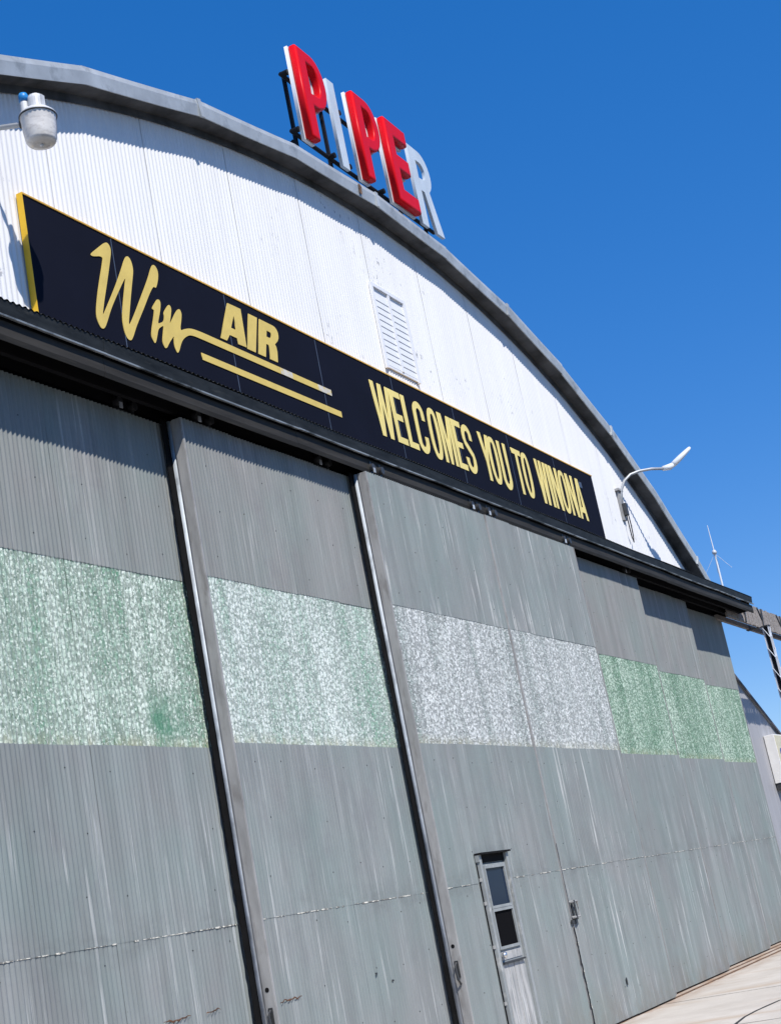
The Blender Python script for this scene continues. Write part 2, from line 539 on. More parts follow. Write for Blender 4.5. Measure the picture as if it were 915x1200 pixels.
# side and rear walls, added black wall that blocks light through the door gaps
mb = MB()
mb.box(XL, XL+.12, YW+.16, 34, 0, 7.0)
mb.box(XR-.12, XR, YW+.16, 34, 0, 7.0)
put('side_wall', mb, 'sheet', hangar)
mb = MB()
mb.box(XL+.13, XR-.13, .95, 1.0, .0, 6.6)
put('light_block_wall', mb, 'black', hangar)
mb = MB().prism(poly[:1]+[(XL+.02, 0)]+[(XR-.02, 0)]+poly[-1:]+arc_pts[::-1], 33.8, 34.0)
put('rear_wall', mb, 'sheet', hangar)

# barrel roof
mb = MB()
N = 72
a0 = math.asin((XL-XC)/RO); a1 = math.asin((XR-XC)/RO)
ang = [a0+(a1-a0)*i/N for i in range(N+1)]
vs, fs = [], []
for yv in (YF+.03, 34.2):
    for rr in (RO-.03, RO-.07):
        for a in ang: vs.append((XC+rr*math.sin(a), yv, ZC+rr*math.cos(a)))
n = N+1
for i in range(N):
    fs += [(i, i+1, 2*n+i+1, 2*n+i), (n+i, 3*n+i, 3*n+i+1, n+i+1), (i, n+i, n+i+1, i+1), (2*n+i, 2*n+i+1, 3*n+i+1, 3*n+i)]
mb.add(vs, fs)
roof = put('roof', mb, 'roof', hangar)
# fascia: straight flashing lengths that follow the arch, lapped at the joints, each with its soffit
seg_w = 2.13
angs = []
j0 = math.asin((10.42-XC)/RO)
da = seg_w/RO
a = j0
while a - da > a0 - da*.9: a -= da
while a < a1 + da*.1:
    angs.append(max(min(a, a1), a0)); a += da
angs = sorted(set([a0]+angs+[a1]))
for i in range(len(angs)-1):
    A, B = angs[i], angs[i+1]
    if B-A < .004: continue
    sub = 5
    lift = random.uniform(-.006, .012)
    yo = -.004 if i % 2 else 0.0
    mb = MB()
    P = []
    for q in range(sub+1):
        a = A+(B-A)*q/sub
        fl = .55+.45*math.cos(a)
        # chord, slightly flattened
        am = (A+B)/2
        k = math.cos((B-A)/2)/math.cos(a-am)
        kk = 1.25*k-.25
        ro, ri = (RO+lift)*kk+.004, (RI+lift*.5)*kk
        s_, c_ = math.sin(a), math.cos(a)
        P.append([(XC+ro*s_, YF-.012+yo, ZC+ro*c_), (XC+ri*s_, YF+yo, ZC+ri*c_), (XC+(ri+.006)*s_, YF+.02+yo, ZC+(ri+.006)*c_), (XC+(ro+.002)*s_, YF+.09, ZC+(ro+.002)*c_),
                  (XC+(ro-.055)*s_, YF-.020+yo, ZC+(ro-.055)*c_)])
    vs, fs = [], []
    order = [3, 0, 4, 1, 2]
    for pr in P: vs += [pr[t] for t in order]
    for q in range(sub):
        for t in range(4):
            fs.append((q*5+t, q*5+t+1, (q+1)*5+t+1, (q+1)*5+t))
    mb.add(vs, fs)
    put('fascia_panel', mb, 'fascia', roof)
    # joint cover strap
    s_, c_ = math.sin(A), math.cos(A)
    tx, tz = c_, -s_
    mb = MB()
    vs = []
    for yv in (YF-.028, YF+.0):
        for rr, tt in ((RI-.012, -.035), (RI-.012, .035), (RO+.02, .035), (RO+.02, -.035)):
            vs.append((XC+rr*s_+tx*tt, yv, ZC+rr*c_+tz*tt))
    mb.add(vs, [(0, 1, 2, 3), (7, 6, 5, 4), (0, 4, 5, 1), (1, 5, 6, 2), (2, 6, 7, 3), (3, 7, 4, 0)])
    if i % 2: put('joint_strap', mb, 'fascia', roof)
    # soffit
    vs, fs = [], []
    for q in range(sub+1):
        a = A+(B-A)*q/sub
        s_, c_ = math.sin(a), math.cos(a)
        for rr, yv in ((RI+.004, YF+.022), (RI-.004, YW-.03), (RI-.085, YW-.022), (RI-.085, YW-.014)):
            vs.append((XC+rr*s_, yv, ZC+rr*c_))
    for q in range(sub):
        for t in range(3): fs.append((q*4+t, q*4+t+1, (q+1)*4+t+1, (q+1)*4+t))
    mb = MB().add(vs, fs)
    put('soffit_panel', mb, 'soffit', roof)

# rust run on the rim below the rooftop letters
a_ = math.asin((16.22-XC)/RO)
mb = MB()
vs = []
for rr, hw in ((RI+.005, .045), (RI+.07, .038), (RI+.12, .05), (RO-.03, .03)):
    for sg in (-1, 1):
        vs.append((XC+rr*math.sin(a_)+sg*hw*random.uniform(.7, 1.1), YF-.0245, ZC+rr*math.cos(a_)))
mb.add(vs, [(0, 1, 3, 2), (2, 3, 5, 4), (4, 5, 7, 6)])
put('rust_run', mb, 'rust', roof)

# ------------------------------------------------------------------ canopy over the door tracks
CX0, CX1 = 3.4, 30.68
canopy = None
mb = MB()
nx = int((CX1-CX0)/.0677*6)
rows = [(-.012, 6.588), (.34, 6.66), (YW-.012, 6.735)]
for (yv, zv) in rows:
    for i in range(nx+1):
        xx = CX0+(CX1-CX0)*i/nx
        mb.v.append((xx, yv, zv+.009*math.cos(2*math.pi*i/6)+.006*math.sin(xx*1.3)))
for j in range(2):
    for i in range(nx):
        a = j*(nx+1)+i
        mb.f.append((a, a+1, a+nx+2, a+nx+1))
canopy = link('canopy', mb.mesh('canopy', 'dark_metal', True, False), hangar)
# lengths of front flashing, lip and track cover, jointed every 3 m with slight sag
x = CX0
k = 0
while x < CX1-.05:
    x1 = min(x+3.05, CX1)
    d = random.uniform(-.006, .006)
    mb = MB()
    sag = .004
    nn = 6
    def strip(prof):
        vs, fs = [], []
        m = len(prof)
        for q in range(nn+1):
            xx = x+.002+(x1-x-.004)*q/nn
            dz = d - sag*math.sin(math.pi*q/nn)
            vs += [(xx, py, pz+dz) for py, pz in prof]
        for q in range(nn):
            for t in range(m):
                t2 = (t+1) % m
                fs.append((q*m+t, q*m+t2, (q+1)*m+t2, (q+1)*m+t))
        fs.append(tuple(range(m))); fs.append(tuple(nn*m+t for t in range(m))[::-1])
        return MB().add(vs, fs)
    put('front_flashing', strip([(-.004, 6.582), (.004, 6.582), (.020, 6.455), (.012, 6.455)]), 'dark_metal', canopy)
    put('drip_lip', strip([(-.024, 6.446), (.012, 6.454), (.012, 6.440), (-.020, 6.434)]), 'lip', canopy)
    put('track_cover', strip([(.030, 6.425), (.040, 6.425), (.052, 6.36), (.048, 6.265), (.038, 6.262), (.024, 6.30)]), 'canopy_brown', canopy)
    x = x1
    k += 1
# end plate, deck, four hanging rails
mb = MB()
mb.box(CX1-.22, CX1-.20, .03, YW-.02, 6.30, 6.56)
put('end_plate', mb, 'dark_metal', canopy)
mb = MB()
mb.box(CX0+.02, CX1-.23, .06, YW+.02, 6.44, 6.47)
put('deck', mb, 'black', canopy)
for k in range(4):
    mb = MB()
    mb.box(CX0+.05, CX1-.28+.05*k, .045+STEP*k, .095+STEP*k, 6.30 + (.03 if k == 0 else 0), 6.435)
    put('door_rail', mb, 'black', canopy)

# ------------------------------------------------------------------ sliding doors
ZB = [(0.012, 1.86), (1.85, 3.31), (3.30, 4.785), (4.77, 6.24)]
def hole_spots(W_):
    out = []
    z = .35
    r = 0
    while z < 6.15:
        if not 3.32 < z < 4.75:
            for i in range(1, 7):
                if random.random() < .72: out.append(((i-.5+.25*(r % 2))*W_/6.2+random.uniform(-.05, .05), z+random.uniform(-.05, .05)))
        z += .46
        r += 1
    return out

def sliding_door(x0, x1, layer, mats, band, side, cols=4):
    y = STEP*layer
    W_ = x1-x0
    mb = MB()
    mb.box(x0+.005, x1-.005, y+.016, y+.13, .008, 6.235)
    d = put('sliding_door', mb, 'galv', hangar)
    cw = (W_-.012)/cols
    info = {}
    for r, (zb, zt) in enumerate(ZB):
        m = band if r == 2 else mats[1 if r == 3 else 0]
        nm = 'fibreglass_sheet' if r == 2 else 'corrugated_sheet'
        for c in range(cols):
            xa = x0+.006+cw*c
            off = (-.0035 if r in (1, 3) else 0.0) + random.uniform(.0015, .0045)*(c % 2)
            if r == 2: off = .0015 + (.004 if c % 2 else 0)
            zj = random.uniform(-.004, .004)
            wv_n = max(6, round(cw/.0515))
            info[(r, c)] = (xa, (cw+.004)/wv_n, y+off+.002)
            mb = corr(xa, xa+cw+.004, zb+zj, zt+zj, y+off+.002, wv_n, .0074, 8, 5, .0012, random.uniform(-.003, .003))
            link(nm, mb.mesh(nm, m, True, False), d)
    # edge channels
    mb = MB()
    mb.box(x0-.004, x0+.004, y-.009, y+.085, .03, 6.236)
    mb.box(x0+.004, x0+.020, y-.0135, y-.009, .03, 6.236)
    put('edge_channel', mb, 'galv', d)
    mb = MB()
    mb.box(x1-.004, x1+.004, y-.006, y+.11, .03, 6.236)
    put('edge_channel', mb, 'galv', d)
    if side:
        mb = MB()
        pr = [(x0-.004, y+.100), (x0-.008, y+.101), (x0-.011, y+.106), (x0-.012, y+.116), (x0-.011, y+.128), (x0-.008, y+.136), (x0-.004, y+.138)]
        vs = [(px, py, z) for z in (.04, 6.236) for px, py in pr]
        m_ = len(pr)
        fs = [(i, i+1, m_+i+1, m_+i) for i in range(m_-1)] + [tuple(range(m_)), tuple(range(2*m_-1, m_-1, -1))]
        mb.add(vs, fs)
        put('edge_pipe', mb, 'bright', d, True)
        # ragged rubber flap that brushes the door behind
        mb = MB()
        vs, fs = [], []
        nz = 90
        for i in range(nz+1):
            z = .05 + 6.2*i/nz
            wv = .098 + random.uniform(-.006, .010) + .006*math.sin(z*3)
            wv = wv*.76
            vs += [(x0-.010, y+.140, z), (x0-wv, y+.148, z), (x0-wv, y+.156, z), (x0-.010, y+.150, z)]
        for i in range(nz):
            for t in range(4):
                t2 = (t+1) % 4
                fs.append((i*4+t, i*4+t2, (i+1)*4+t2, (i+1)*4+t))
        mb.add(vs, fs)
        put('rubber_flap', mb, 'rubber', d)
    # pale, flaking caulk that follows the ribs along the lower lap
    mb = MB()
    for c in range(cols):
        xa, pt, yb = info[(1, c)]
        x = xa+.01
        while x < xa+cw-.03:
            ln = random.uniform(.03, .22)
            if random.random() < .80:
                h = random.uniform(.003, .008)
                xe = min(x+ln, xa+cw-.01)
                n = max(2, int((xe-x)/.008))
                vs, fs = [], []
                for q in range(n+1):
                    xx = x+(xe-x)*q/n
                    yy = yb + .0074*math.cos(2*math.pi*(xx-xa)/pt) - .0022
                    hh = h*random.uniform(.7, 1.2)
                    vs += [(xx, yy, 1.851-hh), (xx, yy, 1.851+hh*.6)]
                for q in range(n): fs.append((2*q, 2*q+2, 2*q+3, 2*q+1))
                mb.add(vs, fs)
            x += ln + random.uniform(.01, .07)
    o = put('lap_caulk', mb, 'seal_white', d)
    o['kind'] = 'stuff'
    mb = MB()
    for (px, pz) in hole_spots(W_):
        c = min(cols-1, max(0, int((px-.006)/cw)))
        r = 0 if pz < 1.855 else (1 if pz < 3.3 else 3)
        xa, pt, yb = info[(r, c)]
        k = round((x0+px-xa)/pt-.5)
        xx = xa+(k+.5)*pt
        yy = yb-.0074
        mb.tube([(xx, yy+.004, pz), (xx, yy-.0022, pz)], .0062, 6)
    o = put('screw', mb, 'steel', d)
    o['kind'] = 'stuff'
    return d

DX = dict(d0=(4.05, 7.50), d1=(7.46, 10.80), d2=(10.755, 13.93), d3a=(13.865, 16.999), d3b=(17.003, 20.15), d4=(20.02, 23.56), d5=(23.44, 26.98), d6=(26.86, 30.14))
doors = {}
doors['d0'] = sliding_door(*DX['d0'], 3, ('sheet', 'sheet_up'), 'fibre_pale_green', True)
doors['d1'] = sliding_door(*DX['d1'], 2, ('sheet', 'sheet_up'), 'fibre_green_white', True)
doors['d2'] = sliding_door(*DX['d2'], 1, ('sheet', 'sheet_up'), 'fibre_pale_green', True)
doors['d3a'] = sliding_door(*DX['d3a'], 0, ('sheet', 'sheet_front'), 'fibre_silver', True)
doors['d3b'] = sliding_door(*DX['d3b'], 0, ('sheet_front', 'sheet_front'), 'fibre_silver', False)
doors['d4'] = sliding_door(*DX['d4'], 1, ('sheet', 'sheet_up'), 'fibre_green', False)
doors['d5'] = sliding_door(*DX['d5'], 2, ('sheet', 'sheet_up'), 'fibre_green', False)
doors['d6'] = sliding_door(*DX['d6'], 3, ('sheet', 'sheet_up'), 'fibre_green', False)

# torn, rusty lap near the foot of the left doors
for dk, xs, zt in (('d1', ((9.53, 9.88), (10.08, 10.28)), 1.238), ('d2', ((10.83, 11.18),), 1.19)):
    y = STEP*{'d1': 2, 'd2': 1}[dk]
    for xa, xb in xs:
        mb = MB()
        n = 9
        vs, fs = [], []
        for i in range(n+1):
            xx = xa+(xb-xa)*i/n
            z = zt+random.uniform(-.010, .010)
            h = .002+.006*math.sin(math.pi*i/n)*random.uniform(.2, 1.3)
            vs += [(xx, y-.0085, z-h), (xx, y-.0105, z), (xx, y-.0085, z+h)]
        for i in range(n):
            fs += [(i*3, (i+1)*3, (i+1)*3+1, i*3+1), (i*3+1, (i+1)*3+1, (i+1)*3+2, i*3+2)]
        mb.add(vs, fs)
        put('rusty_tear', mb, 'rust_bright', doors[dk])

# small punctures in the sheets
for dk, xx, zz, y in (('d2', 12.50, 1.22, STEP), ('d2', 12.79, 1.125, STEP), ('d3b', 18.38, .42, 0.0)):
    hgt = .09 if dk == 'd3b' else .018
    mb = MB().prism([(xx-.012, zz-hgt*.4), (xx+.006, zz-hgt*.5), (xx+.016, zz), (xx+.004, zz+hgt*.5), (xx-.010, zz+hgt*.45), (xx-.018, zz+.004)], y-.0135, y-.006)
    put('puncture', mb, 'steel', doors[dk])

# hangers with rollers above the front doors
def hanger(x, y, door):
    mb = MB()
    mb.box(x-.05, x-.01, y+.02, y+.035, 6.20, 6.40)
    mb.box(x+.16, x+.20, y+.02, y+.035, 6.20, 6.40)
    mb.box(x-.06, x+.22, y+.035, y+.06, 6.235, 6.275)
    for xx in (x-.03, x+.18):
        mb.tube([(xx, y-.012, 6.325), (xx, y+.05, 6.325)], .042, 14)
    h = put('door_hanger', mb, 'steel', door)
    mb = MB()
    mb.box(x-.05, x-.005, y-.016, y-.008, 6.262, 6.315)
    put('hanger_plate', mb, 'bright', door)
for x_, k_ in ((14.12, 'd3a'), (16.72, 'd3a'), (17.22, 'd3b'), (19.88, 'd3b')): hanger(x_, 0, doors[k_])
for x_, k_, ly in ((11.1, 'd2', 1), (13.3, 'd2', 1), (20.5, 'd4', 1), (23.1, 'd4', 1), (10.2, 'd1', 2)): hanger(x_, STEP*ly, doors[k_])

# latch fittings near the foot of the leading edges
for dk in ('d2', 'd3a'):
    x0 = DX[dk][0]
    y = STEP*{'d2': 1, 'd3a': 0}[dk]
    mb = MB()
    mb.box(x0-.012, x0-.0045, y+.02, y+.06, 1.00, 1.16)
    mb.tube([(x0-.012, y+.04, 1.14), (x0-.05, y+.04, 1.10), (x0-.05, y+.03, .98), (x0-.012, y+.03, .94)], .012, 8)
    put('latch', mb, 'steel', doors[dk])
    mb = MB()
    mb.tube([(x0-.006, y+.045, 1.30), (x0-.0045, y+.045, 1.30)], .02, 10)
    put('bolt_hole', mb, 'black', doors[dk])

# meeting seam of the two centre doors: cover strip and pull handle
mb = MB()
vs, fs = [], []
nz = 60
for i in range(nz+1):
    z = .06+2.1*i/nz
    j = random.uniform(-.008, .008) if z < 1.3 else random.uniform(-.002, .002)
    wv = .013 if z < 1.2 else .004
    vs += [(17.0-wv+j, -.0175, z), (17.0+wv+j, -.0175, z)]
for i in range(nz): fs.append((i*2, i*2+1, i*2+3, i*2+2))
mb.add(vs, fs)
put('meeting_gap', mb, 'black', doors['d3a'])
mb = MB()
xx = .10
while xx < 1.2:
    ln = random.uniform(.03, .12)
    if random.random() < .6: mb.box(17.018, 17.034, -.0165, -.006, xx, xx+ln)
    xx += ln+random.uniform(.01, .06)
o = put('edge_flake', mb, 'seal_white', doors['d3b'])
o['kind'] = 'stuff'
mb = MB()
for zz in (1.29, 1.47):
    mb.tube([(17.05, -.008, zz), (17.05, -.06, zz)], .012, 8)
mb.tube([(17.05, -.06, 1.27), (17.05, -.06, 1.49)], .014, 8)
put('pull_handle', mb, 'steel', doors['d3b'])
mb = MB()
mb.tube([(17.02, -.012, 1.475), (17.02, -.05, 1.475), (17.17, -.05, 1.475), (17.17, -.05, 1.30), (17.02, -.05, 1.30), (17.02, -.012, 1.30)], .015, 8)
put('hasp', mb, 'galv', doors['d3b'])
mb = MB()
mb.box(17.045, 17.075, -.03, -.012, 1.31, 1.46)
mb.box(16.95, 17.04, -.028, -.012, 1.235, 1.275)
mb.box(17.07, 17.13, -.028, -.012, 1.225, 1.28)
put('lock_plate', mb, 'steel', doors['d3b'])

# ------------------------------------------------------------------ small walk door let into the centre door
mb = MB()
mb.box(14.74, 15.38, -.022, -.012, .06, 2.03)
walk = put('walk_door', mb, 'frame_paint', hangar)
mb = MB()
mb.box(14.675, 14.732, -.052, -.009, .05, 2.13)
put('frame_side', mb, 'frame_paint', walk)
mb = MB()
mb.box(15.388, 15.445, -.052, -.009, .05, 2.13)
put('frame_side', mb, 'frame_paint', walk)
mb = MB()
mb.box(14.66, 15.46, -.085, -.009, 2.131, 2.150)
mb.box(14.68, 15.44, -.020, -.009, 2.05, 2.13)  # black board paints the shade of the recess under the drip cap
put('drip_and_recess_shade', mb, 'black', walk)
mb = MB()
mb.box(14.662, 14.674, -.055, -.009, 2.06, 2.13)
put('head_cheek', mb, 'frame_paint', walk)
mb = MB()
mb.box(14.6655, 14.6735, -.0165, -.008, .05, 2.05)
put('door_gap', mb, 'black', walk)
mb = MB()
mb.box(15.4465, 15.456, -.0165, -.008, .05, 2.12)
put('door_gap', mb, 'black', walk)
def window(z0, z1, mat):
    xa, xb = 14.80, 15.29
    mb = MB()
    t = .028
    mb.box(xa-t, xa, -.046, -.0225, z0-t, z1+t)
    mb.box(xb, xb+t, -.046, -.0225, z0-t, z1+t)
    mb.box(xa, xb, -.046, -.0225, z1, z1+t)
    mb.box(xa, xb, -.046, -.0225, z0-t, z0)
    f = put('window', mb, 'frame_paint', walk)
    mb = MB()
    mb.box(xa, xb, -.027, -.0225, z0, z1)
    p = put('pane' if mat == 'glass' else 'insect_screen', mb, mat, walk)
    return f
window(1.60, 1.985, 'glass')
window(1.185, 1.54, 'screen')
mb = MB()
mb.box(14.80, 15.33, -.028, -.0225, 1.05, 1.135)
put('lock_rail', mb, 'worn', walk)
mb = MB()
mb.box(14.78, 15.34, -.060, -.0225, 1.012, 1.030)
put('kick_rail', mb, 'steel', walk)
mb = MB()
for i in range(4):
    mb.box(14.79+i*.14, 14.79+i*.14+.125, -.031+.002*(i % 2), -.0225, .08, 1.005)
put('kick_panel', mb, 'worn', walk)
mb = MB()
mb.lathe([(.012, 0), (.016, .004), (.03, .03), (.034, .045), (.028, .06), (.01, .066)], (0, 0, 0), 14)
mb.v = [(14.80+x, -.0225-z, 1.10+y) for x, y, z in mb.v]
put('knob', mb, 'chrome', walk, True)
mb = MB()
for zz in (1.86, 1.62, 1.18, .62, .40):
    mb.box(14.664, 14.6745, -.036, -.012, zz, zz+.035)
put('hinge', mb, 'worn', walk)

# ------------------------------------------------------------------ louvred vent in the gable
VX0, VX1, VZ0, VZ1 = 16.50, 17.36, 8.37, 9.47
mb = MB()
yv = YW-.009
mb.box(VX0-.05, VX0, yv-.035, yv, VZ0-.05, VZ1+.05)
mb.box(VX1, VX1+.05, yv-.035, yv, VZ0-.05, VZ1+.05)
mb.box(VX0, VX1, yv-.035, yv, VZ1, VZ1+.05)
mb.box(VX0, VX1, yv-.020, yv, VZ0-.03, VZ0)
mb.box(16.905, 16.955, yv-.032, yv, VZ0, VZ1)
vent = put('vent', mb, 'white_paint', hangar)
mb = MB()
mb.box(VX0, VX1, yv-.004, yv, VZ0, VZ1)
put('vent_back', mb, 'white_paint', vent)
rowh = (VZ1-.09-VZ0)/11
for r in range(11):
    for (xa, xb) in ((VX0+.003, 16.902), (16.958, VX1-.003)):
        mb = MB()
        z0 = VZ0+rowh*r
        vs = [(xa, yv-.021, z0+.006), (xb, yv-.021, z0+.006), (xb, yv-.012, z0+rowh+.014), (xa, yv-.012, z0+rowh+.014),
              (xa, yv-.015, z0+.001), (xb, yv-.015, z0+.001), (xb, yv-.006, z0+rowh+.006), (xa, yv-.006, z0+rowh+.006)]
        mb.add(vs, [(0, 1, 2, 3), (7, 6, 5, 4), (0, 4, 5, 1), (1, 5, 6, 2), (2, 6, 7, 3), (3, 7, 4, 0)])
        put('slat', mb, 'white_paint', vent)

# ------------------------------------------------------------------ welcome sign
YS = .61
sign = thing('welcome_sign', 'long navy sign with gold script and block lettering fixed across the white gable', 'sign')
SX0, SX1, SZ0, SZ1 = 9.505, 23.79, 6.93, 8.165
jx = [SX0, 10.73, 12.62, 14.50, 16.39, 18.22, 20.10, 21.97, SX1]
for i in range(len(jx)-1):
    mb = MB()
    mb.box(jx[i]+.004, jx[i+1]-.004, YS, YS+.05, SZ0, SZ1)
    put('sign_panel', mb, 'navy', sign)
for xj in jx[1:-1]:
    mb = MB()
    mb.box(xj-.006, xj+.006, YS-.002, YS+.003, SZ0, SZ1)
    put('joint_strip', mb, 'joint', sign)
mb = MB()
mb.box(SX0-.004, SX0-.0005, YS-.006, YW-.010, SZ0, SZ1+.02)
put('side_return', mb, 'yellow', sign)
mb = MB()
mb.box(SX0-.003, SX1+.003, YS-.010, YW-.012, SZ1, SZ1+.016)
put('top_trim', mb, 'orange', sign)
mb = MB()
mb.box(SX0, SX1, YS+.051, YW-.012, SZ0, SZ1-.002)
put('sign_back', mb, 'ink', sign)

def plate(name, loops, mat, y_front=YS-.008, th=.006, grow=.016, label=None):
    me = curve_mesh(name, loops, th, mat)
    o = link(name, me, sign, (0, y_front+th/2, 0))
    if label: o['label'] = label
    return o

WIN_W = [(10.36, 7.873), (10.498, 7.983), (10.639, 8.095), (10.688, 8.071), (10.7, 8.018), (10.663, 7.916), (10.57, 7.677), (10.471, 7.441), (10.403, 7.256), (10.493, 7.384), (10.664, 7.626), (10.809, 7.85), (10.897, 8.001), (10.949, 8.054), (11.001, 8.027), (11.018, 7.933), (10.991, 7.85), (10.926, 7.674), (10.851, 7.457), (10.789, 7.267), (10.899, 7.407), (11.067, 7.652), (11.241, 7.904), (11.329, 8.058), (11.379, 8.103), (11.434, 8.066), (11.431, 7.981), (11.355, 7.83), (11.317, 7.852), (11.226, 7.741), (11.073, 7.522), (10.921, 7.317), (10.823, 7.153), (10.77, 7.131), (10.723, 7.166), (10.709, 7.257), (10.715, 7.354), (10.772, 7.531), (10.838, 7.712), (10.873, 7.813), (10.736, 7.632), (10.565, 7.398), (10.472, 7.237), (10.414, 7.151), (10.363, 7.137), (10.325, 7.188), (10.316, 7.27), (10.369, 7.442), (10.446, 7.638), (10.526, 7.823), (10.558, 7.919), (10.391, 7.859)]
WIN_I = [(11.218, 7.581), (11.298, 7.671), (11.349, 7.725), (11.394, 7.716), (11.381, 7.646), (11.337, 7.549), (11.285, 7.444), (11.337, 7.47), (11.396, 7.5), (11.421, 7.557), (11.415, 7.597), (11.476, 7.665), (11.536, 7.725), (11.57, 7.693), (11.54, 7.608), (11.487, 7.492), (11.546, 7.559), (11.624, 7.658), (11.704, 7.732), (11.739, 7.691), (11.722, 7.627), (11.656, 7.472), (11.742, 7.519), (11.861, 7.559), (12.031, 7.570), (14.66, 7.565), (14.66, 7.494), (12.034, 7.488), (11.855, 7.485), (11.764, 7.448), (11.681, 7.387), (11.633, 7.323), (11.58, 7.234), (11.545, 7.208), (11.519, 7.251), (11.516, 7.309), (11.536, 7.389), (11.501, 7.355), (11.432, 7.286), (11.383, 7.223), (11.347, 7.206), (11.323, 7.24), (11.323, 7.289), (11.356, 7.373), (11.385, 7.455), (11.325, 7.422), (11.278, 7.384), (11.237, 7.291), (11.192, 7.21), (11.167, 7.231), (11.142, 7.273), (11.167, 7.353), (11.227, 7.485), (11.266, 7.582)]
def chaikin(p, n=2):
    for _ in range(n):
        q = []
        for i in range(len(p)):
            a, b = p[i], p[(i+1) % len(p)]
            L_ = math.hypot(b[0]-a[0], b[1]-a[1])
            t = .25 if L_ < .3 else .06/L_
            q += [(a[0]+(b[0]-a[0])*t, a[1]+(b[1]-a[1])*t), (b[0]-(b[0]-a[0])*t, b[1]-(b[1]-a[1])*t)]
        p = q
    return p
plate('script_letter', [chaikin(WIN_W)], 'gold')
plate('script_letter', [chaikin(WIN_I)], 'gold')
plate('underline', [[(11.985, 7.255), (14.82, 7.262), (14.82, 7.335), (11.985, 7.330)]], 'gold')
for xa, xb in ((13.55, 13.80), (14.36, 14.661)):
    plate('faded_stripe', [[(xa, 7.493), (xb, 7.493), (xb, 7.566), (xa, 7.566)]], 'faded', YS-.0095, .002)
def shear(pts, x0, z0, k=.35): return [(x+(z-z0)*k, z) for x, z in pts]
AZ0, AZ1 = 7.618, 8.065
plate('block_letter', [[(12.40, 7.605), (12.52, 7.605), (12.595, 7.69), (12.73, 7.69), (12.735, 7.625), (12.90, 7.63), (12.912, 8.075), (12.66, 8.07)],
                       [(12.648, 7.785), (12.742, 7.785), (12.742, 7.95)]], 'gold')
plate('block_letter', [shear([(12.905, AZ0), (13.075, AZ0), (13.075, AZ1), (12.905, AZ1)], 0, AZ0)], 'gold')
def arc(cx, cz, rx, rz, a0_, a1_, n=8):
    return [(cx+rx*math.cos(R_(a0_+(a1_-a0_)*i/n)), cz+rz*math.sin(R_(a0_+(a1_-a0_)*i/n))) for i in range(n+1)]
h = AZ1-AZ0
rl = [(0, 0), (.155, 0), (.155, .17), (.20, .17), (.225, .12), (.235, 0), (.40, 0), (.385, .13)] + [(.36, .19), (.33, .215)] + arc(.275, .33, .125, .115, -30, 90, 6) + [(0, h)]
rh = [(.155, .265), (.215, .265)] + arc(.215, .305, .035, .04, -60, 60, 4) + [(.155, .345)]
plate('block_letter', [shear([(13.12+x, AZ0+z) for x, z in rl], 0, AZ0), shear([(13.12+x, AZ0+z) for x, z in rh], 0, AZ0)], 'gold')

